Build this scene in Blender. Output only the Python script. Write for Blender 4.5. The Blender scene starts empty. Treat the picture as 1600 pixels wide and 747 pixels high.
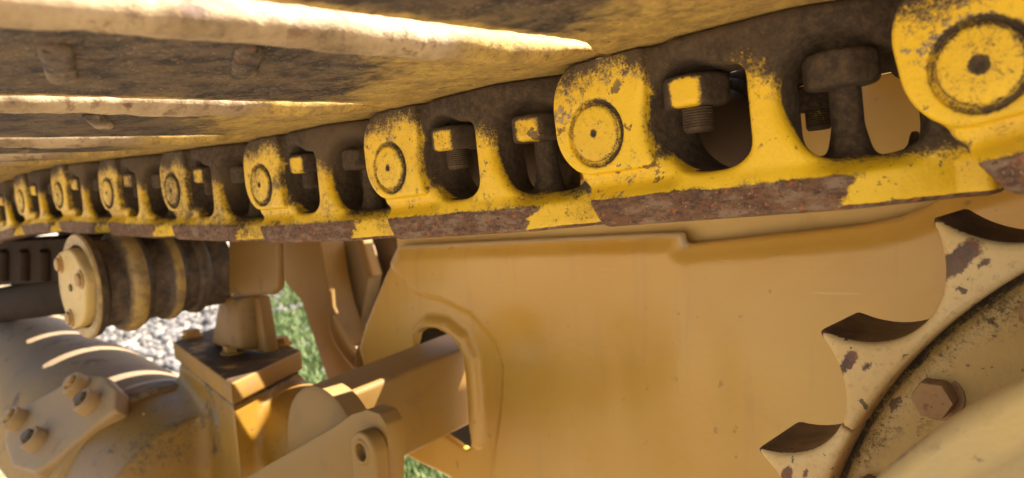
import bpy, bmesh, math, random
import numpy as np
from mathutils import Vector, Matrix, noise as mnoise
R_ = math.radians
random.seed(4); rng = np.random.default_rng(4)
SC = bpy.context.scene
COL = SC.collection

# ------------------------------------------------------------------ camera
FPX, PW, PH = 1205.586, 1600.0, 747.0
CAMPOS = Vector((0.0, -0.37, 0.0))
ROT = np.array([[0.725085066509361, -0.021980925244575115, 0.6883084230564869],
                [0.6860804016435974, 0.10947456843617402, -0.7192419632042962],
                [-0.059642663743533494, 0.9937465259265592, 0.09445905675592282]])
cam_d = bpy.data.cameras.new('camera'); cam = bpy.data.objects.new('camera', cam_d); COL.objects.link(cam)
cam_d.sensor_width = 36.0; cam_d.lens = 36.0 * FPX / PW
cam_d.clip_start = 0.02; cam_d.clip_end = 600
m4 = Matrix([[*ROT[0], CAMPOS[0]], [*ROT[1], CAMPOS[1]], [*ROT[2], CAMPOS[2]], [0, 0, 0, 1]])
cam.matrix_world = m4
cam_d.dof.use_dof = True; cam_d.dof.focus_distance = 0.50; cam_d.dof.aperture_fstop = 9.0
SC.camera = cam

# ------------------------------------------------------------------ sky, sun, exposure
SUN = Vector((0.30, 0.70, 1.0)).normalized()
w = bpy.data.worlds.new('World'); SC.world = w; w.use_nodes = True
nt = w.node_tree; bg = nt.nodes['Background']
sky = nt.nodes.new('ShaderNodeTexSky'); sky.sky_type = 'NISHITA'; sky.sun_disc = False
sky.sun_elevation = math.asin(SUN.z); sky.sun_rotation = math.atan2(SUN.x, SUN.y)
sky.dust_density = 3.0; sky.ozone_density = 0.4
nt.links.new(sky.outputs[0], bg.inputs[0]); bg.inputs[1].default_value = 0.085
sd = bpy.data.lights.new('sun', 'SUN'); so = bpy.data.objects.new('sun', sd); COL.objects.link(so)
sd.energy = 5.0; sd.angle = R_(0.53); sd.color = (1.0, 0.93, 0.82)
so.rotation_euler = SUN.to_track_quat('Z', 'Y').to_euler()
vs = SC.view_settings
vs.view_transform = 'Standard'; vs.look = 'None'; vs.gamma = 1.0; vs.use_curve_mapping = False
vs.exposure = 2.2

# ------------------------------------------------------------------ helpers: photo pixel -> point on a real plane
def ray(px, py):
    return Vector(ROT @ np.array([px - PW/2, -(py - PH/2), -FPX]))
def on_y(px, py, Y):
    d = ray(px, py); return CAMPOS + d * ((Y - CAMPOS.y) / d.y)
def on_z(px, py, Z):
    d = ray(px, py); return CAMPOS + d * ((Z - CAMPOS.z) / d.z)
def on_x(px, py, X):
    d = ray(px, py); return CAMPOS + d * ((X - CAMPOS.x) / d.x)

# ------------------------------------------------------------------ helpers: objects
def empty(name, loc=(0, 0, 0), rot=(0, 0, 0)):
    o = bpy.data.objects.new(name, None); COL.objects.link(o)
    o.location = loc; o.rotation_euler = rot; o.empty_display_size = 0.02
    return o
def tag(o, label=None, cat=None, group=None, kind=None):
    if label: o['label'] = label
    if cat: o['category'] = cat
    if group: o['group'] = group
    if kind: o['kind'] = kind
    return o
def link_mesh(name, me, parent=None, mat=None):
    if mat is not None and not me.materials: me.materials.append(mat)
    o = bpy.data.objects.new(name, me); COL.objects.link(o)
    if parent is not None: o.parent = parent
    return o
def from_bm(name, bm, mat, parent=None, angle=38, smooth=True):
    bmesh.ops.recalc_face_normals(bm, faces=bm.faces)
    me = bpy.data.meshes.new(name); bm.to_mesh(me); bm.free()
    if smooth:
        me.polygons.foreach_set('use_smooth', [True] * len(me.polygons))
        me.set_sharp_from_angle(angle=R_(angle))
    return link_mesh(name, me, parent, mat)
def copy_tree(o, parent=None):
    c = o.copy(); COL.objects.link(c)
    if parent is not None: c.parent = parent
    for ch in list(o.children): copy_tree(ch, c)
    return c
def set_attr(me, name, arr):
    a = me.attributes.new(name, 'FLOAT', 'POINT')
    a.data.foreach_set('value', np.ascontiguousarray(arr, dtype=np.float32))
def sstep(a, b, x):
    t = np.clip((x - a) / (b - a), 0, 1); return t * t * (3 - 2 * t)

# ---- signed-distance modelling: cast shapes with real fillets
def smin(a, b, k):
    h = np.clip(0.5 + 0.5 * (b - a) / k, 0, 1); return b * (1 - h) + a * h - k * h * (1 - h)
def smax(a, b, k): return -smin(-a, -b, k)
def rbox2(x, y, x0, x1, y0, y1, r):
    cx, cy, hx, hy = (x0+x1)/2, (y0+y1)/2, (x1-x0)/2 - r, (y1-y0)/2 - r
    qx, qy = np.abs(x-cx) - hx, np.abs(y-cy) - hy
    return np.hypot(np.maximum(qx, 0), np.maximum(qy, 0)) + np.minimum(np.maximum(qx, qy), 0) - r
def poly2(x, y, pts):
    d = np.full(x.shape, 1e9); s = np.ones(x.shape); n = len(pts)
    for i in range(n):
        ax, ay = pts[i]; bx, by = pts[i-1]
        ex, ey = bx-ax, by-ay; wx, wy = x-ax, y-ay
        t = np.clip((wx*ex + wy*ey) / (ex*ex+ey*ey), 0, 1)
        d = np.minimum(d, (wx-ex*t)**2 + (wy-ey*t)**2)
        c1, c2, c3 = y >= ay, y < by, ex*wy > ey*wx
        s = np.where((c1 & c2 & c3) | (~c1 & ~c2 & ~c3), -s, s)
    return s * np.sqrt(d)
def seg_dist(x, y, pts):
    d = np.full(x.shape, 1e9)
    for (ax, ay), (bx, by) in zip(pts[:-1], pts[1:]):
        ex, ey = bx-ax, by-ay
        t = np.clip(((x-ax)*ex + (y-ay)*ey) / (ex*ex+ey*ey), 0, 1)
        d = np.minimum(d, np.hypot(x-ax-ex*t, y-ay-ey*t))
    return d
def sdf_mesh(name, fn, lo, hi, h):
    ax = [np.arange(lo[i], hi[i] + h, h) for i in range(3)]
    X, Y, Z = np.meshgrid(*ax, indexing='ij')
    F = fn(X, Y, Z).astype(np.float64)
    S = F < 0
    n = np.array(F.shape) - 1
    acc = np.zeros((*n, 3)); cnt = np.zeros(n)
    cs = [(i, j, k) for i in (0, 1) for j in (0, 1) for k in (0, 1)]
    def corner(A, c): return A[c[0]:c[0]+n[0], c[1]:c[1]+n[1], c[2]:c[2]+n[2]]
    for a in range(3):
        for c in cs:
            if c[a]: continue
            e = list(c); e[a] = 1
            f0, f1 = corner(F, c), corner(F, e)
            m = (f0 < 0) != (f1 < 0)
            t = np.where(m, f0 / np.where(m, f0 - f1, 1), 0)
            for b in range(3):
                acc[..., b] += np.where(m, (t if b == a else c[b]), 0)
            cnt += m
    act = cnt > 0
    idx = np.full(n, -1, dtype=np.int64); idx[act] = np.arange(act.sum())
    P = acc[act] / cnt[act][:, None]
    I = np.argwhere(act)
    V = np.array(lo) + (I + P) * h
    quads = []
    for a in range(3):
        b, c = (a+1) % 3, (a+2) % 3
        sl0 = [slice(None)] * 3; sl1 = [slice(None)] * 3
        sl0[a] = slice(0, -1); sl1[a] = slice(1, None)
        ch = S[tuple(sl0)] != S[tuple(sl1)]
        E = np.argwhere(ch)
        ok = (E[:, b] > 0) & (E[:, c] > 0) & (E[:, b] < n[b]) & (E[:, c] < n[c])
        E = E[ok]
        ins = S[tuple(E.T)]
        def cell(db, dc):
            Q = E.copy(); Q[:, b] += db; Q[:, c] += dc; return idx[tuple(Q.T)]
        q = np.stack([cell(-1, -1), cell(0, -1), cell(0, 0), cell(-1, 0)], 1)
        q[~ins] = q[~ins][:, ::-1]
        quads.append(q)
    Q = np.concatenate(quads)
    me = bpy.data.meshes.new(name)
    me.vertices.add(len(V)); me.vertices.foreach_set('co', V.ravel())
    me.loops.add(Q.size); me.loops.foreach_set('vertex_index', Q.ravel().astype(np.int32))
    me.polygons.add(len(Q)); me.polygons.foreach_set('loop_start', np.arange(0, Q.size, 4, dtype=np.int32))
    me.update(calc_edges=True); me.validate()
    me.polygons.foreach_set('use_smooth', np.ones(len(me.polygons), dtype=bool))
    return me, V

# ---- plain mesh builders
def bm_lathe(bm, prof, n=48, axis='Y', center=(0, 0, 0), ang0=0, ang1=2*math.pi, close=True):
    """prof: list of (along axis, radius)"""
    full = abs(ang1 - ang0 - 2*math.pi) < 1e-6
    rings = []
    for (a, r) in prof:
        ring = []
        for i in range(n if full else n+1):
            t = ang0 + (ang1-ang0) * i / n
            c, s = math.cos(t) * r, math.sin(t) * r
            p = {'Y': (c, a, s), 'X': (a, c, s), 'Z': (c, s, a)}[axis]
            ring.append(bm.verts.new(Vector(p) + Vector(center)))
        rings.append(ring)
    m = len(rings[0])
    for r0, r1 in zip(rings[:-1], rings[1:]):
        for i in range(m if full else m-1):
            j = (i+1) % m
            bm.faces.new((r0[i], r0[j], r1[j], r1[i]))
    if close and full:
        if prof[0][1] > 1e-6: bm.faces.new(rings[0])
        if prof[-1][1] > 1e-6: bm.faces.new(rings[-1])
    return rings
def bm_prism(bm, pts, off):
    """solid from a planar outline (3-D points) swept by vector off"""
    a = [bm.verts.new(p) for p in pts]; b = [bm.verts.new(Vector(p) + Vector(off)) for p in pts]
    bm.faces.new(a); bm.faces.new(b[::-1])
    for i in range(len(a)):
        j = (i+1) % len(a); bm.faces.new((a[j], a[i], b[i], b[j]))
def bm_hull(bm, pts):
    vs_ = [bm.verts.new(p) for p in pts]
    bmesh.ops.convex_hull(bm, input=vs_)
def bevel(bm, w_, seg=3, ang=30):
    bmesh.ops.remove_doubles(bm, verts=bm.verts, dist=1e-6)
    es = [e for e in bm.edges if len(e.link_faces) == 2 and e.calc_face_angle(0) > R_(ang)]
    bmesh.ops.bevel(bm, geom=es, offset=w_, segments=seg, profile=0.5, affect='EDGES', clamp_overlap=True)
def bm_tube(bm, path, rad, n=16, cap=True):
    path = [Vector(p) for p in path]
    rings = []
    up = Vector((0, 0, 1))
    for i, p in enumerate(path):
        t = (path[min(i+1, len(path)-1)] - path[max(i-1, 0)]).normalized()
        u = t.cross(up); u = u.normalized() if u.length > 1e-4 else Vector((1, 0, 0))
        v = u.cross(t)
        rr = rad[i] if isinstance(rad, (list, tuple)) else rad
        rings.append([bm.verts.new(p + (u*math.cos(2*math.pi*k/n) + v*math.sin(2*math.pi*k/n)) * rr) for k in range(n)])
    for r0, r1 in zip(rings[:-1], rings[1:]):
        for k in range(n):
            bm.faces.new((r0[k], r0[(k+1) % n], r1[(k+1) % n], r1[k]))
    if cap: bm.faces.new(rings[0]); bm.faces.new(rings[-1][::-1])
def bm_hex(bm, r, h0, h1, axis='Z', ch=0.12, center=(0, 0, 0), rot=0):
    prof = [(h0, r*(1-ch)), (h0 + (h1-h0)*0.12, r), (h1 - (h1-h0)*0.12, r), (h1, r*(1-ch))]
    bm_lathe(bm, prof, 6, axis, center, rot, rot + 2*math.pi)

# ------------------------------------------------------------------ materials
class NG:
    def __init__(s, name, rand=True):
        s.m = bpy.data.materials.new(name); s.m.use_nodes = True
        s.t = s.m.node_tree; s.t.nodes.clear()
        s.out = s.t.nodes.new('ShaderNodeOutputMaterial'); s.b = s.t.nodes.new('ShaderNodeBsdfPrincipled')
        s.t.links.new(s.b.outputs[0], s.out.inputs[0])
        tc = s.t.nodes.new('ShaderNodeTexCoord'); s.obj = tc.outputs['Object']; s.co = s.obj
        if rand:
            oi = s.t.nodes.new('ShaderNodeObjectInfo'); s.rnd = oi.outputs['Random']
            c = s.t.nodes.new('ShaderNodeCombineXYZ')
            s.L(s.math('MULTIPLY', s.rnd, 37.0), c.inputs[0]); s.L(s.math('MULTIPLY', s.rnd, 11.0), c.inputs[1]); s.L(s.math('MULTIPLY', s.rnd, 23.0), c.inputs[2])
            v = s.t.nodes.new('ShaderNodeVectorMath'); v.operation = 'ADD'
            s.L(s.obj, v.inputs[0]); s.L(c.outputs[0], v.inputs[1]); s.co = v.outputs[0]
    def L(s, a, b): s.t.links.new(a, b)
    def put(s, v, sock):
        if isinstance(v, bpy.types.NodeSocket): s.L(v, sock)
        elif v is not None:
            if isinstance(v, tuple) and len(v) == 3 and sock.type == 'RGBA': v = (*v, 1)
            sock.default_value = v
    def math(s, op, a, b=None, clamp=False):
        n = s.t.nodes.new('ShaderNodeMath'); n.operation = op; n.use_clamp = clamp
        s.put(a, n.inputs[0]); s.put(b, n.inputs[1]); return n.outputs[0]
    def noise(s, scale, detail=4, rough=0.6, dist=0.0, co=None, stretch=None):
        n = s.t.nodes.new('ShaderNodeTexNoise')
        n.inputs['Scale'].default_value = scale; n.inputs['Detail'].default_value = detail
        n.inputs['Roughness'].default_value = rough; n.inputs['Distortion'].default_value = dist
        co = co or s.co
        if stretch:
            mp = s.t.nodes.new('ShaderNodeMapping'); mp.inputs['Scale'].default_value = stretch
            s.L(co, mp.inputs[0]); co = mp.outputs[0]
        s.L(co, n.inputs['Vector']); return n.outputs['Fac']
    def vor(s, scale, feature='F1'):
        n = s.t.nodes.new('ShaderNodeTexVoronoi'); n.feature = feature; n.inputs['Scale'].default_value = scale
        s.L(s.co, n.inputs['Vector']); return n
    def step(s, a, b, x):
        n = s.t.nodes.new('ShaderNodeMapRange'); n.interpolation_type = 'SMOOTHSTEP'
        s.put(x, n.inputs[0]); n.inputs[1].default_value = a; n.inputs[2].default_value = b
        n.inputs[3].default_value = 0; n.inputs[4].default_value = 1; return n.outputs[0]
    def mix(s, f, a, b):
        n = s.t.nodes.new('ShaderNodeMix'); n.data_type = 'RGBA'
        s.put(f, n.inputs[0]); s.put(a, n.inputs[6]); s.put(b, n.inputs[7]); return n.outputs[2]
    def mixf(s, f, a, b):
        n = s.t.nodes.new('ShaderNodeMix'); n.data_type = 'FLOAT'
        s.put(f, n.inputs[0]); s.put(a, n.inputs[2]); s.put(b, n.inputs[3]); return n.outputs[0]
    def attr(s, name):
        n = s.t.nodes.new('ShaderNodeAttribute'); n.attribute_name = name; return n.outputs['Fac']
    def xyz(s):
        n = s.t.nodes.new('ShaderNodeSeparateXYZ'); s.L(s.obj, n.inputs[0]); return n.outputs
    def bump(s, hgt, strength=0.3, dist=0.001, normal=None):
        n = s.t.nodes.new('ShaderNodeBump'); n.inputs['Strength'].default_value = strength; n.inputs['Distance'].default_value = dist
        s.L(hgt, n.inputs['Height'])
        if normal: s.L(normal, n.inputs['Normal'])
        return n.outputs[0]
    def done(s, col, rough, normal=None, metal=0.0, spec=0.5):
        s.put(col, s.b.inputs['Base Color']); s.put(rough, s.b.inputs['Roughness'])
        s.put(metal, s.b.inputs['Metallic']); s.put(spec, s.b.inputs['Specular IOR Level'])
        if normal: s.L(normal, s.b.inputs['Normal'])
        return s.m

YEL = (0.76, 0.480, 0.016); YEL2 = (0.67, 0.41, 0.020); DIRT = (0.092, 0.059, 0.030); DIRT2 = (0.030, 0.020, 0.012)
SCUFF = (0.27, 0.22, 0.17); RUST = (0.155, 0.072, 0.030)

def worn_paint(name, attrs=True, base=YEL, base2=YEL2, grime0=0.0, rustk=0.0, scuffk=1.0, scale=1.0):
    g = NG(name)
    oc = g.t.nodes.new('ShaderNodeObjectInfo'); sc_ = g.t.nodes.new('ShaderNodeSeparateColor'); g.L(oc.outputs['Color'], sc_.inputs[0])
    dirt = g.math('ADD', g.attr('dirt') if attrs else grime0, g.math('MULTIPLY', g.math('SUBTRACT', 1.0, sc_.outputs[0]), 1.0))
    rust = g.attr('rust') if attrs else rustk
    scuf = g.attr('scuff') if attrs else 0.0
    n1 = g.noise(38*scale, 5, 0.68); n2 = g.noise(230*scale, 5, 0.75); n3 = g.noise(800*scale, 3, 0.65); nb = g.noise(14*scale, 3, 0.5)
    e = g.math('ADD', g.math('MULTIPLY', g.math('SUBTRACT', n1, 0.5), 1.15), g.math('MULTIPLY', g.math('SUBTRACT', n2, 0.5), 1.25))
    e = g.math('ADD', e, g.math('MULTIPLY', g.math('SUBTRACT', n3, 0.5), 1.0))
    dm = g.step(0.24, 0.78, g.math('ADD', dirt, e))                      # edge of the caked dirt
    thin = g.step(0.02, 0.62, g.math('ADD', dirt, g.math('MULTIPLY', e, 0.8)))   # thin film around it
    yel = g.mix(g.step(0.4, 0.7, nb), base, base2)
    yel = g.mix(g.math('MULTIPLY', thin, 0.62), yel, (0.21, 0.135, 0.042))
    # sparse specks and chips
    sp = g.step(0.665, 0.72, g.noise(230*scale, 2, 0.6))
    yel = g.mix(g.math('MULTIPLY', sp, 0.75), yel, (0.13, 0.085, 0.035))
    ch = g.math('MULTIPLY', g.step(0.60, 0.625, g.noise(62*scale, 4, 0.6)), g.step(0.5, 0.6, g.noise(20*scale, 2, 0.5)))
    yel = g.mix(g.math('MULTIPLY', ch, 0.85), yel, (0.085, 0.05, 0.03))
    thr = g.math('SUBTRACT', 0.72, g.math('MULTIPLY', dirt, 0.30))
    sp2 = g.step(0.0, 0.05, g.math('SUBTRACT', g.noise(380*scale, 3, 0.65), thr))
    yel = g.mix(g.math('MULTIPLY', sp2, 0.8), yel, (0.075, 0.048, 0.022))
    sp3 = g.step(0.0, 0.05, g.math('SUBTRACT', g.noise(150*scale, 4, 0.7), g.math('ADD', thr, 0.0)))
    yel = g.mix(g.math('MULTIPLY', sp3, 0.75), yel, (0.10, 0.062, 0.028))
    # rubbed, greyed paint
    sc = g.step(0.42, 0.60, g.math('ADD', scuf, g.math('ADD', g.math('MULTIPLY', g.math('SUBTRACT', n2, 0.5), 1.5), g.math('MULTIPLY', g.math('SUBTRACT', n1, 0.5), 0.9))))
    yel = g.mix(g.math('MULTIPLY', sc, 0.85), yel, g.mix(n3, SCUFF, (0.22, 0.16, 0.10)))
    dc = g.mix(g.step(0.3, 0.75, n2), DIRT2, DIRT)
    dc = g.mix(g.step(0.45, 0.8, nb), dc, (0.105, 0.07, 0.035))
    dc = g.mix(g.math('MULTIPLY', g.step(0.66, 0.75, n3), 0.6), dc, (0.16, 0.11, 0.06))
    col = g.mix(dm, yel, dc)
    # bare rusty steel
    rm = g.step(0.40, 0.62, g.math('ADD', rust, g.math('ADD', g.math('MULTIPLY', g.math('SUBTRACT', g.noise(55*scale, 5, 0.7, stretch=(0.35, 1, 1.6)), 0.5), 1.7), g.math('MULTIPLY', g.math('SUBTRACT', n2, 0.5), 0.5))))
    rn = g.noise(330*scale, 5, 0.75, stretch=(0.5, 1, 1)); rn2 = g.noise(170*scale, 5, 0.7, stretch=(0.35, 1, 1))
    rc = g.mix(g.step(0.36, 0.6, rn), (0.060, 0.032, 0.020), RUST)
    rc = g.mix(g.step(0.46, 0.66, rn2), rc, (0.205, 0.132, 0.078))
    rc = g.mix(g.math('MULTIPLY', g.step(0.64, 0.74, g.noise(520*scale, 2, 0.6)), 0.7), rc, (0.40, 0.31, 0.22))
    rc = g.mix(g.step(0.62, 0.72, g.noise(300*scale, 3, 0.6)), rc, (0.045, 0.024, 0.015))
    rc = g.mix(g.step(0.60, 0.68, g.noise(210*scale, 3, 0.6)), rc, (0.30, 0.105, 0.035))
    col = g.mix(rm, col, rc)
    hgt = g.math('ADD', g.math('MULTIPLY', n1, 0.9), g.math('ADD', g.math('MULTIPLY', n2, 0.45), g.math('MULTIPLY', n3, g.mixf(dm, 0.06, 0.30))))
    hgt = g.math('ADD', hgt, g.math('MULTIPLY', dm, 0.22))
    hgt = g.math('ADD', hgt, g.math('MULTIPLY', g.math('MULTIPLY', rm, rn), 0.6))
    rough = g.mixf(dm, g.mixf(sc, 0.42, 0.7), 0.9); rough = g.mixf(rm, rough, 0.75)
    return g.done(col, rough, g.bump(hgt, 0.55, 0.0016), spec=0.35)

M_LINK = worn_paint('worn_yellow_casting')
M_NUT = worn_paint('worn_yellow_nut')

def tan_paint(name, base=(0.50, 0.285, 0.075), dust=(0.36, 0.24, 0.13), grime=(0.075, 0.05, 0.03), dustk=0.5, grimek=0.45, spots=0.4, rough=0.5, bumpk=0.25, scale=1.0, spec=0.4):
    g = NG(name)
    nA = g.noise(7*scale, 4, 0.6); nB = g.noise(26*scale, 5, 0.65); nC = g.noise(140*scale, 4, 0.7)
    geo = g.t.nodes.new('ShaderNodeNewGeometry'); sx = g.t.nodes.new('ShaderNodeSeparateXYZ'); g.L(geo.outputs['Normal'], sx.inputs[0])
    up = g.step(0.0, 0.9, sx.outputs[2])          # settled dust lies on upward faces
    d = g.math('MULTIPLY', g.math('ADD', g.math('MULTIPLY', up, 0.7), g.step(0.35, 0.7, nA)), dustk, clamp=True)
    col = g.mix(d, base, dust)
    gr = g.math('MULTIPLY', g.step(0.55, 0.72, nB), grimek)
    col = g.mix(gr, col, grime)
    s2 = g.math('MULTIPLY', g.step(0.66, 0.72, g.noise(90*scale, 3, 0.6)), spots)
    col = g.mix(s2, col, (0.10, 0.055, 0.03))
    hg = g.math('ADD', g.math('MULTIPLY', nB, 0.7), g.math('MULTIPLY', nC, 0.4))
    return g.done(col, g.mixf(d, rough, 0.8), g.bump(hg, bumpk, 0.002), spec=spec)
M_TAN = tan_paint('dusty_tan_paint', base=(0.40, 0.225, 0.060), dustk=0.5)
M_OCHRE = tan_paint('ochre_paint', base=(0.32, 0.150, 0.014), dust=(0.28, 0.155, 0.045), dustk=0.22, grimek=0.55, spots=0.5)  # base darkened in place of shade from parts not built
M_ARM = tan_paint('ochre_arm_paint', base=(0.265, 0.138, 0.018), dust=(0.25, 0.155, 0.06), dustk=0.35, grimek=0.18, spots=0.2, bumpk=0.1)  # arm and lever colour also darkened, standing in for missing shade
M_COVER = tan_paint('cream_cover_paint', base=(0.58, 0.385, 0.11), dust=(0.40, 0.30, 0.16), dustk=0.6, grimek=0.5, spots=0.6, bumpk=0.35, scale=1.6)
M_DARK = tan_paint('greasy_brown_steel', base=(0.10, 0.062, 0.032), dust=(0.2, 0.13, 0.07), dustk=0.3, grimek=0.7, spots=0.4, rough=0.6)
M_DKBROWN = tan_paint('dark_brown_matte', base=(0.030, 0.018, 0.010), dust=(0.05, 0.03, 0.016), grime=(0.012, 0.008, 0.006), dustk=0.3, grimek=0.6, rough=0.9, spec=0.08)  # very dark brown with little gloss, for guard and pipe
M_BUSH = tan_paint('rusty_bushing', base=(0.06, 0.034, 0.018), dust=(0.10, 0.062, 0.034), grime=(0.05, 0.03, 0.02), dustk=0.4, grimek=0.7, spots=0.5, rough=0.6, bumpk=0.4, scale=2)
M_BLACK = tan_paint('near_black', base=(0.012, 0.01, 0.008), dust=(0.03, 0.02, 0.015), dustk=0.3, grimek=0.2, rough=0.8)  # near-black colour; gives the slot backing its painted shade

# ------------------------------------------------------------------ ground
def ground():
    g = NG('ground_dirt', rand=False)
    n1 = g.noise(0.9, 5, 0.6); n2 = g.noise(18, 5, 0.7); n3 = g.noise(60, 3, 0.7)
    c = g.mix(g.step(0.3, 0.7, n2), (0.26, 0.21, 0.155), (0.44, 0.375, 0.30))
    c = g.mix(g.step(0.60, 0.68, n1), c, (0.10, 0.12, 0.04))
    m = g.done(c, 0.95, g.bump(g.math('ADD', n2, g.math('MULTIPLY', n3, 0.5)), 0.8, 0.03), spec=0.2)
    bm = bmesh.new()
    s = 250
    vs_ = [bm.verts.new((x, y, GZ)) for x, y in ((-s, -s), (s, -s), (s, s), (-s, s))]
    bm.faces.new(vs_)
    o = from_bm('ground', bm, m, smooth=False); tag(o, kind='structure')
GZ = -0.98
ground()
def gravel():
    g = NG('pale_gravel', rand=False)
    v = g.vor(9.0); n = g.noise(40, 4, 0.6)
    c = g.mix(g.step(0.3, 0.7, g.noise(14, 2, 0.5)), (0.085, 0.076, 0.070), (0.21, 0.192, 0.178))
    c = g.mix(g.math('MULTIPLY', g.step(0.55, 0.7, n), 0.4), c, (0.07, 0.055, 0.042))
    m = g.done(c, 0.9, spec=0.25)
    bm = bmesh.new()
    c0 = on_z(230, 548, GZ)
    base = bmesh.new(); bmesh.ops.create_icosphere(base, subdivisions=1, radius=1.0)
    bv = [v.co.copy() for v in base.verts]; bf = [[v.index for v in f.verts] for f in base.faces]; base.free()
    for i in range(5200):
        x = c0.x + random.uniform(-2.2, 1.6); y = c0.y + random.uniform(-1.8, 2.0)
        s = random.uniform(0.012, 0.034) * (1.5 if random.random() < 0.08 else 1)
        rot = Matrix.Rotation(random.uniform(0, 6.3), 3, Vector((random.random()-.5, random.random()-.5, random.random()-.5)).normalized())
        sc = Vector((1, random.uniform(.6, 1), random.uniform(.45, .8))) * s
        vv = [bm.verts.new(Vector((x, y, GZ + s*0.35)) + rot @ Vector((p.x*sc.x, p.y*sc.y, p.z*sc.z)) * random.uniform(.85, 1.12)) for p in bv]
        for f in bf: bm.faces.new([vv[k] for k in f])
    o = from_bm('gravel', bm, m, smooth=False)
    tag(o, 'pale sunlit gravel lying on the ground beyond the track frame', 'gravel', kind='stuff')
gravel()
def grass():
    g = NG('short_grass', rand=False)
    c = g.mix(g.step(0.35, 0.65, g.noise(8, 3, 0.6)), (0.07, 0.11, 0.025), (0.17, 0.21, 0.07))
    c = g.mix(g.step(0.6, 0.7, g.noise(23, 2, 0.6)), c, (0.26, 0.22, 0.10))
    m = g.done(c, 0.7, spec=0.3)
    verts = []; faces = []
    def patch(x0, x1, y0, y1, n, hh):
        for i in range(n):
            c0 = on_z(random.uniform(x0, x1), random.uniform(y0, y1), GZ); x, y = c0.x, c0.y
            if mnoise.noise(Vector((x*3.1, y*3.1, 1.7))) < -0.15: continue
            a = random.uniform(0, 6.3); h = hh * random.uniform(.5, 1.3); wd = random.uniform(.004, .010)
            dx, dy = math.cos(a)*wd, math.sin(a)*wd; lx, ly = random.gauss(0, h*.45), random.gauss(0, h*.45)
            k = len(verts)
            verts.extend([(x-dx, y-dy, GZ), (x+dx, y+dy, GZ), (x+dx*.7+lx*.4, y+dy*.7+ly*.4, GZ+h*.6), (x-dx*.7+lx*.4, y-dy*.7+ly*.4, GZ+h*.6), (x+lx, y+ly, GZ+h)])
            faces.extend([(k, k+1, k+2, k+3), (k+3, k+2, k+4)])
    patch(395, 600, 440, 640, 16000, 0.07)
    patch(560, 760, 660, 790, 7000, 0.07)
    me = bpy.data.meshes.new('grass'); me.from_pydata(verts, [], faces); me.update()
    o = link_mesh('grass', me, None, m)
    tag(o, 'short bright green grass growing on the ground behind the machine', 'grass', kind='stuff')
grass()

# ------------------------------------------------------------------ track chain: one link casting
PITCH = 0.2; VS = 1.08
def S_in(u): return 0.025 * sstep(0.116, 0.168, u)
def link_front(u, v):
    yS = S_in(u)
    yR = -0.0025 + 0.0340 * np.clip((u - 0.141) / 0.040, 0, 1)
    t = sstep(-0.0285, -0.0375, v)
    y = yS * (1-t) + yR * t
    y = y + 0.0055 * sstep(0.058, 0.046, u) * (1 - sstep(-0.027, -0.0370, v))
    y = y + 0.020 * sstep(-0.004, -0.034, u) * sstep(-0.024, -0.034, v)
    return y
def link_sdf(u, y, v0, far=False):
    v = v0 / VS
    boss = rbox2(u, v, -0.0312, 0.075, -0.0228, 0.0425, 0.0270)
    body = np.minimum(rbox2(u, v, -0.02, 0.196, -0.0520, -0.010, 0.004), rbox2(u, v, 0.016, 0.196, -0.0520, 0.060, 0.004))
    end = np.hypot(u - 0.2, v) - 0.036
    cut = -((u + 0.0215) * 0.84 + (v + 0.020) * 0.55)        # lower left corner cut away
    body = smax(body, cut, 0.004)
    o2 = smin(smin(boss, body, 0.003), end, 0.006)
    o2 = smax(o2, v - 0.0405, 0.002)
    yf = link_front(u, v)
    yb = 0.046 + 0.012 * sstep(0.10, 0.17, u)
    yb = yb - 0.010 * sstep(-0.03, 0.02, v) * sstep(0.03, 0.045, u) * (1 - sstep(0.15, 0.17, u))
    d = smax(smax(o2, (yf - y) * 0.93, 0.005), y - yb, 0.004)
    slab = smax(smax(rbox2(u, v, -0.0312, 0.075, -0.0228, 0.0425, 0.0270), rbox2(u, v, -0.06, 0.0375, -0.0228, 0.06, 0.0030), 0.003), np.maximum(-y, y - 0.03), 0.0032)
    slab = smax(slab, v - 0.0402, 0.002)
    d = smin(d, slab, 0.0022)
    # window 1 with a round floor, and the scoop round its nut
    w1 = smax(rbox2(u, v, 0.0465, 0.0968, -0.0290, 0.0218, 0.008), np.hypot(u-0.0745, v-0.002) - 0.0312, 0.004)
    if far: w1 = rbox2(u, v, 0.026, 0.114, -0.032, 0.0235, 0.008)
    d = smax(d, -w1, 0.0045)
    sc1 = np.sqrt(((u-0.060)/0.026)**2 + ((v-0.002)/0.0265)**2 + ((y-0.004)/0.030)**2) - 1
    d = smax(d, -sc1 * 0.024, 0.007)
    # window 2
    us = u + 0.42 * np.clip(y - 0.004, 0, 1) * sstep(0.150, 0.128, u)   # the opening flares inwards
    w2 = smax(rbox2(us, v, 0.1225, 0.1720, -0.0300, 0.0165, 0.009), np.hypot(us-0.1465, v-0.002) - 0.0335, 0.004)
    d = smax(d, -w2, 0.0055)
    sc2 = np.sqrt(((u-0.140)/0.028)**2 + ((v-0.003)/0.0265)**2 + ((y-0.006)/0.028)**2) - 1
    d = smax(d, -sc2 * 0.024, 0.008)
    # upright rib that stands inside window 2
    rib = smax(np.hypot(u - 0.1345, (y - 0.031)) - (0.0078 + 0.003*sstep(-0.012, -0.03, v)), np.abs(v + 0.008) - 0.028, 0.002)
    d = smin(d, rib, 0.006)
    # groove round the pin
    r = np.hypot(u, v0)
    gr = np.maximum(np.abs(r - 0.0187) - 0.0012, np.abs(y) - 0.0026)
    d = smax(d, -gr, 0.0015)
    return d
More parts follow.
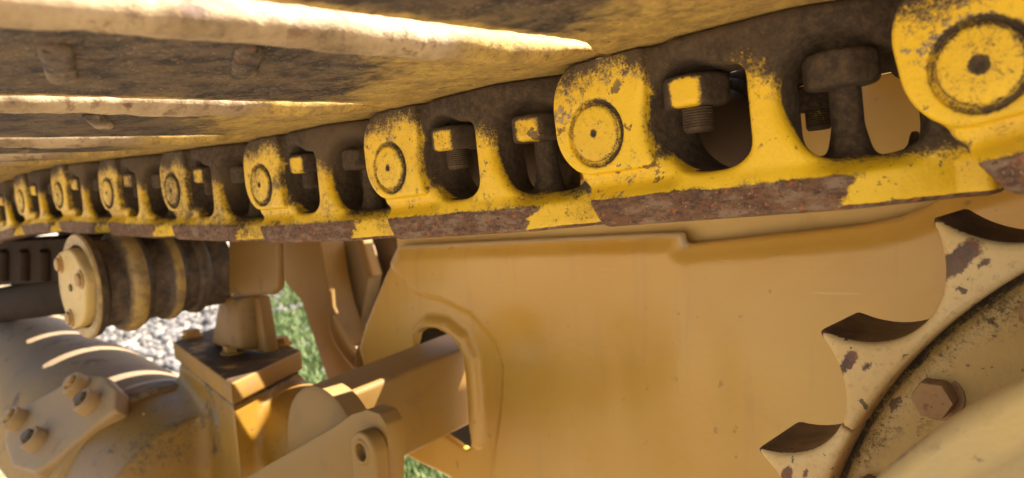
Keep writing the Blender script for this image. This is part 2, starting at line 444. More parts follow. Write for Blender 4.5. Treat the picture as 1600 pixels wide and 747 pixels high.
def link_attrs(me, V):
    u, y, v0 = V[:, 0], V[:, 1], V[:, 2]; v = v0 / VS
    yS = S_in(u)
    dep = y - np.minimum(np.where(u < 0.06, 0.006*sstep(0.036,0.04,u), link_front(u, v)), yS + 0.006)
    # dirt line: height above which the casting is caked
    hgt = np.interp(u, [-0.03, 0.0, 0.02, 0.035, 0.05, 0.075, 0.095, 0.108, 0.118, 0.135, 0.2], [0.036, 0.036, 0.042, 0.036, 0.022, 0.021, 0.021, 0.019, 0.006, -0.024, -0.030])
    top = sstep(-0.024, 0.014, v - hgt)
    dirt = top * 1.0
    # caked round window 1 and its scoop
    rw = np.hypot((u - 0.056) / 0.0245, (v - 0.003) / 0.0275)
    dirt = np.maximum(dirt, (1 - sstep(0.60, 1.12, rw)) * 0.95)
    rw2 = np.hypot((u - 0.145) / 0.031, (v - 0.004) / 0.029)
    dirt = np.maximum(dirt, (1 - sstep(0.78, 1.05, rw2)) * 0.95)
    dirt = np.maximum(dirt, sstep(0.004, 0.012, dep) * 1.1 * sstep(-0.040, -0.030, v))
    r = np.hypot(u, v0)
    dirt = np.maximum(dirt, (0.62 + 0.30*u/np.maximum(r, 1e-4)) * np.exp(-((r - 0.0188) / 0.0020)**2) * (y < 0.004))
    dirt = np.maximum(dirt, sstep(0.0345, 0.0395, u) * sstep(0.056, 0.050, u) * sstep(-0.024, -0.012, v) * 0.85)
    # transition behind the next boss
    tr = sstep(0.150, 0.176, u) * 0.50
    dirt = np.maximum(dirt, tr * sstep(-0.06, -0.03, v))
    # keep the lower ledge cleaner
    dirt *= 1 - 0.75 * sstep(-0.028, -0.036, v)
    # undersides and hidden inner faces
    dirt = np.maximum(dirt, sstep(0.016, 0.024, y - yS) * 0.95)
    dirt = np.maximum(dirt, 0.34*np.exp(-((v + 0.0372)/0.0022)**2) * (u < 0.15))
    rust = sstep(-0.0335, -0.0395, v) * np.where(u < 0.1, 1.0, 1.0 - 0.15*sstep(0.10, 0.15, u)) * sstep(-0.012, 0.0, u + (v + 0.045)*0.5)
    rust *= 1 - sstep(0.138, 0.150, u - (v + 0.045) * 0.4)
    rust = np.maximum(rust, sstep(-0.049, -0.0505, v) * 0.8)
    edge = sstep(-0.012, -0.030, u) * sstep(0.0, 0.02, v)
    scuff = 0.42 * sstep(0.036, 0.018, r) * sstep(-0.012, 0.02, v) + 0.45 * edge
    scuff = np.maximum(scuff, 0.36 * sstep(0.0, 0.03, v) * (u < 0.04))
    scuff = np.maximum(scuff, 0.22 * (u < 0.115))
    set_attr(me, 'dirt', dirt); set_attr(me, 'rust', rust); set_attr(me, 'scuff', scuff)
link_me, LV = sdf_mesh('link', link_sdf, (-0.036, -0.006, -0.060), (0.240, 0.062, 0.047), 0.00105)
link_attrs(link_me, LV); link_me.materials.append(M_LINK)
# the far link is its mirror image; coarser, it is only seen through the windows
CW = 0.21   # outer width of the chain
flink_me, FV = sdf_mesh('link_far', lambda a, b, c: link_sdf(a, b, c, True), (-0.036, -0.006, -0.060), (0.240, 0.062, 0.047), 0.0020)
link_attrs(flink_me, FV)
co = FV.copy(); co[:, 1] = CW - co[:, 1]
flink_me.vertices.foreach_set('co', co.ravel()); flink_me.flip_normals(); flink_me.update(); flink_me.materials.append(M_LINK)

# pin: end face with punched centre
def pin_mesh(hole=0.0022):
    bm = bmesh.new()
    prof = [(-0.0003, 0.0), (-0.0005, hole*0.7), (-0.0009, hole), (-0.0014, hole*1.5), (-0.0014, 0.010), (-0.0011, 0.0155), (0.0002, 0.0169), (0.003, 0.0172), (0.03, 0.0172), (0.03, 0.0)]
    bm_lathe(bm, prof, 64, 'Y', close=False)
    bmesh.ops.remove_doubles(bm, verts=bm.verts, dist=1e-6)
    bmesh.ops.subdivide_edges(bm, edges=[e for e in bm.edges if e.calc_length() > 0.004 and abs(e.verts[0].co.y) < .002 and abs(e.verts[1].co.y) < .002], cuts=4, use_grid_fill=True)
    bmesh.ops.recalc_face_normals(bm, faces=bm.faces)
    me = bpy.data.meshes.new('pin'); bm.to_mesh(me); bm.free()
    me.polygons.foreach_set('use_smooth', [True]*len(me.polygons)); me.set_sharp_from_angle(angle=R_(50))
    V = np.array([v.co[:] for v in me.vertices]); r = np.hypot(V[:, 0], V[:, 2])
    set_attr(me, 'dirt', np.maximum(1.0*(1-sstep(hole*1.2, hole*2.1, r)), 0.5*sstep(0.0145, 0.0178, r)+0.10)); set_attr(me, 'rust', np.zeros(len(V))); set_attr(me, 'scuff', 0.12*np.ones(len(V)))
    me.materials.append(M_LINK); return me
pin_me = pin_mesh(0.0011)
pin_me_big = pin_mesh(0.0023)
def bushing_mesh():
    bm = bmesh.new(); bm_lathe(bm, [(0.045, 0.031), (CW-0.045, 0.031)], 48, 'Y')
    bmesh.ops.recalc_face_normals(bm, faces=bm.faces)
    me = bpy.data.meshes.new('bushing'); bm.to_mesh(me); bm.free(); me.polygons.foreach_set('use_smooth', [True]*len(me.polygons)); me.set_sharp_from_angle(angle=R_(40)); me.materials.append(M_BUSH); return me
bush_me = bushing_mesh()
def nut_mesh(name, paint, rot, r=0.0195, h=0.0175, ch=0.1):
    def f(x, y, z):
        c, s = math.cos(rot), math.sin(rot)
        X, Y = c*x + s*y, -s*x + c*y
        ap = r * 0.90
        d = -1e9 * np.ones(x.shape)
        for k in range(6):
            a = math.pi/3*k
            d = smax(d, X*math.cos(a) + Y*math.sin(a) - ap, 0.0038)
        cone = np.hypot(x, y) + np.abs(z)*1.0 - (ap + h/2*1.0 + 0.0005)
        return smax(smax(d, np.abs(z) - h/2, 0.0030), cone, 0.003)
    me, V = sdf_mesh(name, f, (-r-.002, -r-.002, -h/2-.002), (r+.002, r+.002, h/2+.002), 0.001)
    a = np.arctan2(V[:, 1], V[:, 0])
    d0 = np.angle(np.exp(1j*(a - rot)))
    face = np.exp(-(d0 / 0.50)**6)
    dirt = 1.0 - paint * 0.95 * face * sstep(0.0085, 0.0035, V[:, 2])
    set_attr(me, 'dirt', dirt); set_attr(me, 'rust', 0.12*np.ones(len(V))); set_attr(me, 'scuff', 0.1*np.ones(len(V)))
    me.materials.append(M_NUT); return me
nut_a = nut_mesh('nut', 1.05, R_(-80)); nut_b = nut_mesh('nut', 1.0, R_(-76)); nut_d = nut_mesh('nut', 0.12, R_(-84), 0.0185)
def stub_mesh():
    bm = bmesh.new(); prof = [(0.0, 0.0088)]
    z = 0.0; k = 0
    while z > -0.0115:
        prof += [(z-0.0003, 0.0088), (z-0.00075, 0.0081), (z-0.0012, 0.0088)]; z -= 0.0015
    prof += [(z-0.001, 0.0084), (z-0.0026, 0.0072)]
    bm_lathe(bm, prof, 32, 'Z'); bmesh.ops.recalc_face_normals(bm, faces=bm.faces)
    me = bpy.data.meshes.new('bolt'); bm.to_mesh(me); bm.free(); me.polygons.foreach_set('use_smooth', [True]*len(me.polygons)); me.set_sharp_from_angle(angle=R_(60))
    n = len(me.vertices); set_attr(me, 'dirt', 0.82*np.ones(n)); set_attr(me, 'rust', 0.2*np.ones(n)); set_attr(me, 'scuff', np.zeros(n)); me.materials.append(M_NUT); return me
stub_me = stub_mesh()

# shoe plate: bent trailing edge at the left, rounded hanging nose at the right
SY0, SY1 = -0.405, 0.60
def shoe_material():
    g = NG('shoe_plate_grime')
    X, Y, Z = g.xyz()
    nA = g.noise(16, 5, 0.65); nB = g.noise(75, 5, 0.7); nC = g.noise(330, 4, 0.7)
    near = g.attr('paint')
    e = g.math('ADD', g.math('MULTIPLY', g.math('SUBTRACT', nA, 0.5), 0.8), g.math('MULTIPLY', g.math('SUBTRACT', nB, 0.5), 0.9))
    pm = g.step(0.26, 0.96, g.math('ADD', near, g.math('MULTIPLY', e, 1.2)))
    c0 = g.mix(g.step(0.38, 0.62, nB), (0.022, 0.016, 0.013), (0.110, 0.076, 0.050))
    c0 = g.mix(g.step(0.48, 0.66, nA), c0, (0.125, 0.085, 0.045))
    c0 = g.mix(g.math('MULTIPLY', g.step(0.56, 0.66, nC), 0.65), c0, (0.26, 0.17, 0.085))
    c0 = g.mix(g.math('MULTIPLY', g.step(0.61, 0.67, g.noise(120, 4, 0.65)), 0.6), c0, (0.16, 0.055, 0.022))
    c0 = g.mix(g.math('MULTIPLY', g.step(0.68, 0.71, g.noise(210, 2, 0.5)), 0.8), c0, (0.010, 0.008, 0.008))
    c1 = g.mix(g.step(0.35, 0.7, nB), (0.34, 0.215, 0.062), (0.53, 0.350, 0.080))
    c1 = g.mix(g.math('MULTIPLY', g.step(0.53, 0.63, nC), 0.55), c1, (0.15, 0.085, 0.035))
    c1 = g.mix(g.math('MULTIPLY', g.step(0.62, 0.70, g.noise(95, 4, 0.6)), 0.7), c1, (0.13, 0.06, 0.03))
    vp = g.vor(260); pit = g.math('MULTIPLY', g.math('LESS_THAN', vp.outputs['Distance'], 0.26), g.step(0.55, 0.6, g.noise(60, 2, 0.5)))
    c0 = g.mix(g.math('MULTIPLY', pit, 0.85), c0, (0.008, 0.006, 0.006))
    vp2 = g.vor(310); dot = g.math('MULTIPLY', g.math('LESS_THAN', vp2.outputs['Distance'], 0.17), g.step(0.52, 0.58, g.noise(45, 2, 0.5)))
    c0 = g.mix(g.math('MULTIPLY', dot, 0.7), c0, (0.36, 0.31, 0.27))
    dst = g.attr('dust')
    c2 = g.mix(g.step(0.35, 0.7, nA), (0.30, 0.205, 0.105), (0.48, 0.355, 0.20))
    c2 = g.mix(g.math('MULTIPLY', g.step(0.52, 0.64, nB), 0.8), c2, (0.19, 0.115, 0.06))
    c2 = g.mix(g.math('MULTIPLY', g.step(0.62, 0.68, g.noise(40, 4, 0.6)), 0.8), c2, (0.14, 0.065, 0.035))
    c1 = g.mix(g.step(0.3, 0.8, g.math('ADD', dst, g.math('MULTIPLY', g.math('SUBTRACT', nA, 0.5), 0.8))), c1, c2)
    col = g.mix(pm, c0, c1)
    hg = g.math('ADD', g.math('MULTIPLY', nB, 0.8), g.math('MULTIPLY', nC, 0.5))
    return g.done(col, 0.72, g.bump(hg, 0.6, 0.0022), spec=0.3)
M_SHOE = shoe_material()
def shoe_mesh(dn=0.0, de=0.0):
    ns = 260
    rows = []; paint = []
    def prof(Y):
        f = 1 - float(sstep(-0.050, -0.004, np.array(Y))) if Y < 0.1 else float(sstep(CW+0.004, CW+0.05, np.array(Y)))
        q = lambda a, b: a*f + b*(1-f)
        le = 0.020 * (1 - f)
        under = [(0.0335, 0.0495-de, .95), (0.0342, 0.0478-de, .95), (0.037, 0.0462-de*.6, .8), (0.043, 0.0444-de*.15, .3), (0.055, 0.0440, .12), (0.10, 0.0440, 0.05), (0.13, 0.0440, .05), (0.16, 0.0440, .1), (0.178, 0.0440, .2)]
        nose = [(0.186, q(0.0428, 0.0443)), (0.1915, q(0.0400, 0.0445)), (0.1965, q(0.0383, 0.0447)), (0.2015, q(0.0385, 0.0450)), (0.2052, q(0.0405, 0.0458)), (0.2070, q(0.0435, 0.0470)), (0.2072, q(0.0465, 0.0485)), (0.2058, q(0.0495, 0.0505)), (0.2030, q(0.0522, 0.0525)), (0.1995, q(0.0548, 0.0545)), (0.1955, 0.0568), (0.1900, 0.0580), (0.183, 0.0582)]
        nose = [(a, b + dn*f*min(1.0, max(0.0, (0.0570-b)/0.012)), 0.85) for a, b in nose]
        top = [(0.17, 0.058, 1), (0.043, 0.0590, .8), (0.036, 0.0570, .6), (0.0336, 0.0540, .55)]
        under = [(a - (le if k < 4 else 0), b, c) for k, (a, b, c) in enumerate(under)]; top = [(a - (le if a < 0.05 else 0), b, c) for a, b, c in top]
        return under + nose + top
    V = []; F = []; A = []; D = []
    for i in range(ns+1):
        Y = SY0 + (SY1-SY0) * i / ns
        p = prof(Y); n = len(p)
        for k, (u, v, a) in enumerate(p):
            w_ = mnoise.noise(Vector((u*60, Y*38, v*60))) * 0.0015 + mnoise.noise(Vector((u*150, Y*120, 3))) * 0.0011
            kk = 1.0 if 9 <= k <= 21 else 0.4
            V.append((u + w_*kk*0.8, Y, v + w_*kk)); 
            yb_ = -0.070 - 0.5*(u - 0.05); a_y = float(sstep(yb_ - 0.045, yb_ + 0.040, np.array(Y)))
            A.append(max(a, a_y * 0.95) if k < 26 else a); D.append(float(sstep(-0.05, -0.15, np.array(Y))) if 8 <= k <= 24 else 0.0)
    n = len(prof(0))
    for i in range(ns):
        for k in range(n):
            a = i*n + k; b = i*n + (k+1) % n
            F.append((a, b, b+n, a+n))
    F.append(tuple(range(n-1, -1, -1))); F.append(tuple(range(ns*n, ns*n+n)))
    me = bpy.data.meshes.new('shoe'); me.from_pydata(V, [], F); me.update()
    me.polygons.foreach_set('use_smooth', [True]*len(me.polygons)); me.set_sharp_from_angle(angle=R_(50))
    set_attr(me, 'paint', A); set_attr(me, 'dust', D); me.materials.append(M_SHOE); return me
shoe_me = shoe_mesh(0.0, 0.0040); shoe_flat = shoe_me; shoe_thin = shoe_mesh(0.0020, 0.0034)
def grouser_mesh():
    bm = bmesh.new()
    pts = [(0.118, SY0, 0.0575), (0.122, SY0, 0.105), (0.134, SY0, 0.105), (0.140, SY0, 0.0575)]
    bm_prism(bm, [Vector(p) for p in pts], (0, SY1-SY0, 0)); bevel(bm, 0.002, 2)
    bmesh.ops.recalc_face_normals(bm, faces=bm.faces)
    me = bpy.data.meshes.new('grouser'); bm.to_mesh(me); bm.free(); me.materials.append(M_DARK); return me
grouser_me = grouser_mesh()
RIBS = (((84, 66), (98, 121)), ((391, 74), (380, 120)))
def rib_mesh():
    def f(x, y, z):
        t = np.clip(x / 0.03, -1, 1)
        d = np.sqrt(np.maximum(np.abs(x) - 0.024, 0)**2 + np.maximum(np.abs(y) - 0.002, 0)**2 + (z*1.6)**2) - 0.0045
        return d
    me, V = sdf_mesh('rib', f, (-0.036, -0.011, -0.008), (0.036, 0.011, 0.008), 0.0012)
    set_attr(me, 'paint', 0.36 + 0.25*np.sin(V[:, 0]*60)); set_attr(me, 'dust', np.ones(len(V))*.8); me.materials.append(M_SHOE); return me
rib_me = rib_mesh()

PINS_Z = [0.030, 0.016, 0.004, -0.004, -0.005, -0.004, -0.003, -0.010, -0.028, -0.052, -0.085]
NSEC = 10
LABELS = ['nearest track section, its big pin head cut by the right edge of the photo',
          'track section with a clean yellow pin, in sharp focus above the smooth fender',
          'track section with two yellow faced nuts and a black ringed pin above the fender corner',
          'track section with a pale scuffed pin above the brown support block',
          'track section with a dull grey dirty pin, above the rear half of the carrier roller',
          'track section with a faint dark cut in its pin, resting above the carrier roller flanges',
          'track section right above the front cap of the carrier roller',
          'small track section just left of the carrier roller cap',
          'blurred track section cut by the left edge of the photo',
          'farthest track section, barely visible at the left edge of the photo']
def build_section(first):
    root = empty('track_section')
    link_mesh('link', link_me, root)
    f = link_mesh('link', flink_me, root)
    link_mesh('pin', pin_me, root)
    link_mesh('bushing', bush_me, root)
    for (u, y, v, me, stub) in ((0.0572, 0.021, 0.0150, nut_a, True), (0.1360, 0.0235, 0.0118, nut_d, False)):
        n = link_mesh('nut', me, root); n.location = (u, y, v)
        if stub:
            b = link_mesh('bolt', stub_me, n); b.location = (0, 0, -0.0080)
        n2 = link_mesh('nut', nut_d, root); n2.location = (u, CW - y, v)
        b = link_mesh('bolt', stub_me, n2); b.location = (0, 0, -0.0080)
    s = link_mesh('shoe', shoe_me, root)
    link_mesh('grouser', grouser_me, s)
    # two weld beads under the plate, where the third plate from the right shows them
    ph = math.atan2(PINS_Z[1] - PINS_Z[2], 0.2)
    for a, b in RIBS:
        p, q = on_z(*a, 0.0575), on_z(*b, 0.0535); mid = (p+q)/2 - Vector((-0.481, 0, PINS_Z[2])); dr = q - p
        r = link_mesh('rib', rib_me, s); r.location = (mid.x*math.cos(ph) + mid.z*math.sin(ph), mid.y, 0.0435)
        r.rotation_euler = (0, 0, math.atan2(dr.y, dr.x)); r.scale = (min(1.3, dr.length/0.056), 1, 1)
    return root
proto = build_section(True)
secs = []
for i in range(NSEC):
    o = proto if i == 0 else copy_tree(proto)
    X = -0.081 - 0.2*i; Z = PINS_Z[i]
    if i == 0: dx, dz = 0.195, 0.043
    else: dx, dz = 0.2, PINS_Z[i-1] - Z
    o.location = (X, 0, Z); o.rotation_euler = (0, -math.atan2(dz, dx), 0)
    tag(o, LABELS[i], 'track section', 'track sections of the upper run')
    secs.append(o)
GRIME = [0.04, 0.0, 0.06, 0.16, 0.34, 0.22, 0.18, 0.14, 0.16, 0.18]
for o, k in zip(secs, GRIME):
    for c in o.children: c.color = (1 - k, 1, 1, 1)
for o, me in ((secs[0], pin_me_big),):
    for c in o.children:
        if c.name.split('.')[0] == 'pin': c.data = me
for i, o in enumerate(secs):
    for c in o.children:
        if c.name.split('.')[0] == 'shoe' and i >= 2: c.data = shoe_flat if i == 2 else shoe_thin
for c in secs[2].children:
    if c.name.split('.')[0] == 'nut' and c.location.y < 0.1 and c.location.x > 0.1: c.data = nut_b

# ------------------------------------------------------------------ sprocket
SPC = Vector((0.093, 0.0, -0.297)); NT = 23; A_B = R_(145.2)
def sprocket():
    root = empty('sprocket', (SPC.x, 0.105, SPC.z))
    tag(root, 'rusty cream toothed drive sprocket meeting the chain at the right', 'sprocket')
    g = NG('worn_sprocket_paint')
    wear = g.attr('wear'); gul = g.attr('gullet')
    nA = g.noise(20, 4, 0.6); nB = g.noise(70, 5, 0.7); nC = g.noise(300, 4, 0.7)
    base = g.mix(g.step(0.3, 0.7, nA), (0.60, 0.39, 0.14), (0.68, 0.47, 0.20))
    base = g.mix(g.math('MULTIPLY', g.step(0.50, 0.7, nC), 0.4), base, (0.32, 0.18, 0.08))
    base = g.mix(g.math('MULTIPLY', g.step(0.645, 0.68, g.noise(110, 3, 0.6)), 0.85), base, (0.06, 0.035, 0.025))
    pat = g.step(0.50, 0.60, g.math('ADD', wear, g.math('ADD', g.math('MULTIPLY', g.math('SUBTRACT', nA, 0.5), 0.7), g.math('MULTIPLY', g.math('SUBTRACT', nB, 0.5), 0.9))))
    rust = g.mix(g.step(0.4, 0.62, nB), (0.085, 0.048, 0.032), (0.19, 0.082, 0.038))
    rust = g.mix(g.step(0.5, 0.72, nA), rust, (0.15, 0.10, 0.065))
    col = g.mix(pat, base, rust)
    gm = g.step(0.4, 0.6, g.math('ADD', gul, g.math('MULTIPLY', g.math('SUBTRACT', nB, 0.5), 0.5)))
    gc = g.mix(g.step(0.35, 0.65, g.noise(45, 4, 0.7)), (0.050, 0.026, 0.017), (0.170, 0.078, 0.040))
    gc = g.mix(g.math('MULTIPLY', g.step(0.5, 0.7, nA), 0.6), gc, (0.095, 0.068, 0.050))
    col = g.mix(gm, col, gc)
    hg = g.math('ADD', g.math('MULTIPLY', nB, 0.6), g.math('MULTIPLY', nC, 0.4))
    m = g.done(col, g.mixf(gm, 0.6, 0.5), g.bump(hg, 0.4, 0.0015), spec=0.35)
    HW = 0.035
    def fn(x, y, z, k0, k1):
        r = np.hypot(x, z); a = np.arctan2(z, x) - A_B
        step = 2*math.pi/NT
        d = r - 0.3330
        am = a - step * np.floor(a/step) - step/2       # angle from the nearest gullet centre
        gx, gz = r*np.cos(am) - 0.3490, r*np.sin(am)
        d = smax(d, -(np.hypot(gx/0.0545, gz/0.0462) - 1)*0.048, 0.004)
        d = smax(d, 0.2865 - r, 0.003)
        bow = 0.003 * sstep(0.300, 0.336, r)
        d = smax(d, np.abs(y) - (HW - bow), 0.0055)
        # ends of the bolted segment
        d = np.maximum(d, -(a - (k0*step + 0.0022)) * r); d = np.maximum(d, (a - (k1*step - 0.0022)) * r)
        return d
    step = 2*math.pi/NT
    def seg(k0, k1, mir=None):
        aa = [A_B + step*(k0 + (k1-k0)*i/20) for i in range(21)]
        xs = [math.cos(t)*r for t in aa for r in (0.285, 0.337)]; zs = [math.sin(t)*r for t in aa for r in (0.285, 0.337)]
        me, V = sdf_mesh('tooth_segment', lambda x, y, z: fn(x, y, z, k0, k1), (min(xs)-.004, -0.038, min(zs)-.004), (max(xs)+.004, 0.038, max(zs)+.004), 0.0016)
        r = np.hypot(V[:, 0], V[:, 2]); a = np.arctan2(V[:, 2], V[:, 0]) - A_B
        am = a - step*np.floor(a/step) - step/2
        gd = np.abs(np.hypot((r*np.cos(am) - 0.3490)/0.0545, r*np.sin(am)/0.0462) - 1)*0.048
        inside = np.abs(V[:, 1]) < HW - 0.0045
        gul = np.where((gd < 0.004) & inside, 1.0, 0.0) * np.where(am > -0.6, 1, 0)
        # rub marks on the tooth flank faces
        tooth = (np.abs(am) > step*0.32)
        at = np.where(am > 0, step/2 - am, step/2 + am)
        big = np.where(a < -0.2, 1.7, 1.0)
        sg = np.where(am > 0, step/2 - am, -step/2 - am)
        wear = 0.66*np.exp(-((r-0.3095)/(0.0055*big))**2 - ((sg*r+0.004)/(0.0125*big))**2) * (V[:, 1] < -0.02)
        wear = np.maximum(wear, 0.55*np.exp(-((r-0.300)/0.004)**2 - ((sg*r-0.004)/0.009)**2) * (V[:, 1] < -0.02))
        set_attr(me, 'wear', wear + 0.14*sstep(0.2,0.9,np.sin(a*9+1.0)) + 0.05); set_attr(me, 'gullet', gul)
        me.materials.append(m)
        return link_mesh('tooth_segment', me, root)
    # segments of the ring; the joint shows just under the second tooth
    seg(-3.55, 0.46); seg(0.46, 3.7)
    # hub disc carrying the segments
    bm = bmesh.new()
    hp = [(-0.012, 0.0), (-0.012, 0.20), (-0.013, 0.225), (-0.014, 0.245), (-0.0155, 0.258), (-0.017, 0.268), (-0.018, 0.276), (-0.017, 0.281), (-0.010, 0.2835), (-0.008, 0.289), (0.02, 0.289), (0.02, 0.0)]
    bm_lathe(bm, hp, 200, 'Y', close=False)
    gm = worn_paint('hub_caked_paint', base=(0.52, 0.33, 0.10), base2=(0.44, 0.27, 0.085))
    hub = from_bm('hub', bm, gm, root, angle=60)
    V = np.array([v.co[:] for v in hub.data.vertices]); r = np.hypot(V[:, 0], V[:, 2])
    set_attr(hub.data, 'dirt', -0.08 + 0.34*sstep(0.255, 0.281, r) + 0.65*sstep(0.2815, 0.286, r)); set_attr(hub.data, 'rust', 0.05*np.ones(len(V))); set_attr(hub.data, 'scuff', np.zeros(len(V)))
    for k in range(-2, 5):
        a = R_(143.9) - k*step
        b = bmesh.new(); bm_hex(b, 0.0112, -0.027, -0.012, 'Y', ch=0.2, center=(0, 0, 0), rot=0.3*k); bevel(b, 0.0018, 3, 20)
        bm_lathe(b, [(-0.0165, 0.0138), (-0.011, 0.0145)], 24, 'Y')
        o = from_bm('bolt', b, M_RUSTBOLT, hub); o.location = (0.2655*math.cos(a), 0, 0.2655*math.sin(a))
M_RUSTBOLT = tan_paint('rusty_bolt', base=(0.36, 0.20, 0.075), dust=(0.3, 0.16, 0.06), grime=(0.17, 0.06, 0.025), dustk=0.4, grimek=0.9, spots=0.8, rough=0.75, bumpk=0.6, scale=4)
sprocket()

def final_drive():
    root = empty('final_drive_cover', (SPC.x, 0.02, SPC.z))
    tag(root, 'pale round final drive cover filling the lower right corner', 'cover')
    bm = bmesh.new()
    prof = [(0.07, 0.235), (-0.030, 0.252), (-0.058, 0.2570), (-0.0665, 0.2555), (-0.070, 0.250), (-0.071, 0.240), (-0.0735, 0.236), (-0.079, 0.230), (-0.088, 0.20), (-0.098, 0.15), (-0.11, 0.10), (-0.112, 0.0)]
    bm_lathe(bm, prof, 180, 'Y', close=False)
    bmesh.ops.remove_doubles(bm, verts=bm.verts, dist=1e-6)
    from_bm('cover', bm, M_COVER, root, angle=50)
final_drive()

# ------------------------------------------------------------------ fender and hull plate
FY = 0.30
def fender():
    root = empty('fender', (-0.6, FY, -0.3))
    tag(root, 'smooth ochre sheet metal fender with an arched slot, under the chain', 'fender')
    g = NG('satin_ochre_paint', rand=False)
    nA = g.noise(3.2, 3, 0.5); nB = g.noise(11, 4, 0.6); nC = g.noise(180, 3, 0.6)
    c = g.mix(g.step(0.35, 0.68, nA), (0.53, 0.284, 0.042), (0.57, 0.335, 0.072))
    c = g.mix(g.math('MULTIPLY', g.step(0.58, 0.75, nB), 0.3), c, (0.40, 0.225, 0.06))
    c = g.mix(g.math('MULTIPLY', g.step(0.70, 0.74, g.noise(60, 2, 0.6)), 0.5), c, (0.2, 0.11, 0.04))
    c = g.mix(g.math('MULTIPLY', g.step(0.52, 0.72, g.noise(9, 4, 0.6, stretch=(5, 5, 0.5))), 0.22), c, (0.36, 0.21, 0.07))
    c = g.mix(g.math('MULTIPLY', g.step(0.69, 0.72, g.noise(26, 3, 0.5, stretch=(0.25, 1, 5.0))), 0.5), c, (0.64, 0.44, 0.16))
    c = g.mix(g.math('MULTIPLY', g.attr('edge'), 0.8), c, (0.58, 0.47, 0.30))
    hg = g.math('ADD', g.math('MULTIPLY', nC, 0.02), g.math('ADD', nA, g.math('MULTIPLY', nB, 0.3)))
    m = g.done(c, g.mixf(nB, 0.25, 0.42), g.bump(hg, 0.34, 0.02), spec=0.5)
    px = lambda a, b: (on_y(a, b, FY).x, on_y(a, b, FY).z)
    DENTS = [(*px(815, 530), 0.035, 0.03, 0.006), (*px(860, 575), 0.05, 0.06, -0.006), (*px(975, 600), 0.02, 0.09, 0.004), (*px(1115, 600), 0.025, 0.05, 0.005), (*px(1060, 640), 0.03, 0.12, -0.004), (*px(720, 470), 0.03, 0.012, 0.002)]
    out = [px(612, 386), px(640, 384), px(1058, 364), px(1064, 383), px(1200, 368), px(1340, 353), px(1400, 340), px(1445, 322), px(1470, 300), (0.02, 0.02), (0.05, -0.55), (-0.66, -0.55), px(700, 750), px(606, 700), px(556, 545), px(566, 508)]
    slotpts = [px(652, 640), px(650, 545), px(654, 525), px(668, 515), px(690, 515), px(712, 528), px(723, 548), px(728, 575), px(732, 640), px(738, 688), px(722, 700), px(688, 676)]
    arch = [px(655, 545), px(656, 522), px(672, 506), px(700, 510), px(724, 530), px(735, 560), px(741, 640), px(741, 688)]
    relief = [px(560, 380), px(625, 432), px(640, 455), px(690, 468), px(735, 490), px(768, 530), px(782, 575), px(780, 640), px(762, 780), px(500, 780)]
    def fn(x, y, z):
        o = poly2(x, z, out)
        sl = poly2(x, z, slotpts) - 0.004
        # sheet is not flat: shallow oil-can waves
        wv = 0.0035*np.sin(x*9.0 + z*4 + 1.0)*np.cos(z*8.5 - x*3) + 0.0022*np.sin(x*17 + 2*np.sin(z*13)) 
        for (ax, ay, sx_, sz_, am) in DENTS: wv = wv + 0.6*am*np.exp(-((x-ax)/sx_)**2 - ((z-ay)/sz_)**2)
        bend = 0.005*sstep(-0.415, -0.40, x)*sstep(-0.22, -0.09, z)*(1-sstep(-0.40, -0.30, x)*0.8)
        top = 0.006*sstep(-0.022, -0.004, o)*sstep(-0.16, -0.10, z)
        rel = poly2(x, z, relief)
        yf = wv + bend + top + 0.0045*sstep(0.0025, -0.0025, rel)
        d = smax(smax(o, yf - y, 0.006), y - (yf + 0.012), 0.002)
        ad = seg_dist(x, z, arch)
        rim = np.hypot(ad, y - yf + 0.002) - 0.0105
        rim = np.where(z > -0.37, rim, 1)
        d = smin(d, rim, 0.006)
        d = smax(d, -sl, 0.002)
        return d
    me, V = sdf_mesh('panel', fn, (-0.985, -0.03, -0.50), (-0.0, 0.045, 0.012), 0.0030)
    o2 = poly2(V[:, 0], V[:, 2], out)
    set_attr(me, 'edge', sstep(-0.006, -0.002, o2) * sstep(-0.13, -0.11, V[:, 2]) * (V[:, 0] < -0.405))
    me.materials.append(m)
    o = link_mesh('panel', me, root); o.location = (0.6, 0.0, 0.3)
    hull = empty('hull_plate', (-0.3, FY+0.02, -0.2))
    tag(hull, 'flat ochre hull plate seen behind the fender and through the chain window', 'plate')
    bm = bmesh.new(); Y = FY + 0.026
    pts = [Vector((-0.90, Y, -0.16)), Vector((-0.90, Y, -0.045)), Vector((-0.59, Y, -0.035)), Vector((-0.585, Y, 0.028)), Vector((-0.48, Y, 0.043)), Vector((-0.28, Y, 0.054)), Vector((-0.08, Y, 0.068)), Vector((0.25, Y, 0.075)), Vector((0.25, Y, -0.35)), Vector((-0.5, Y, -0.30))]
    bm_prism(bm, [p - Vector((-0.3, FY+0.02, -0.2)) for p in pts], (0, 0.02, 0)); bevel(bm, 0.002, 2)
    from_bm('plate', bm, tan_paint('pale_hull_paint', base=(0.60, 0.40, 0.13), dust=(0.5, 0.37, 0.18), dustk=0.3, grimek=0.12, spots=0.15, bumpk=0.1), hull)
fender()

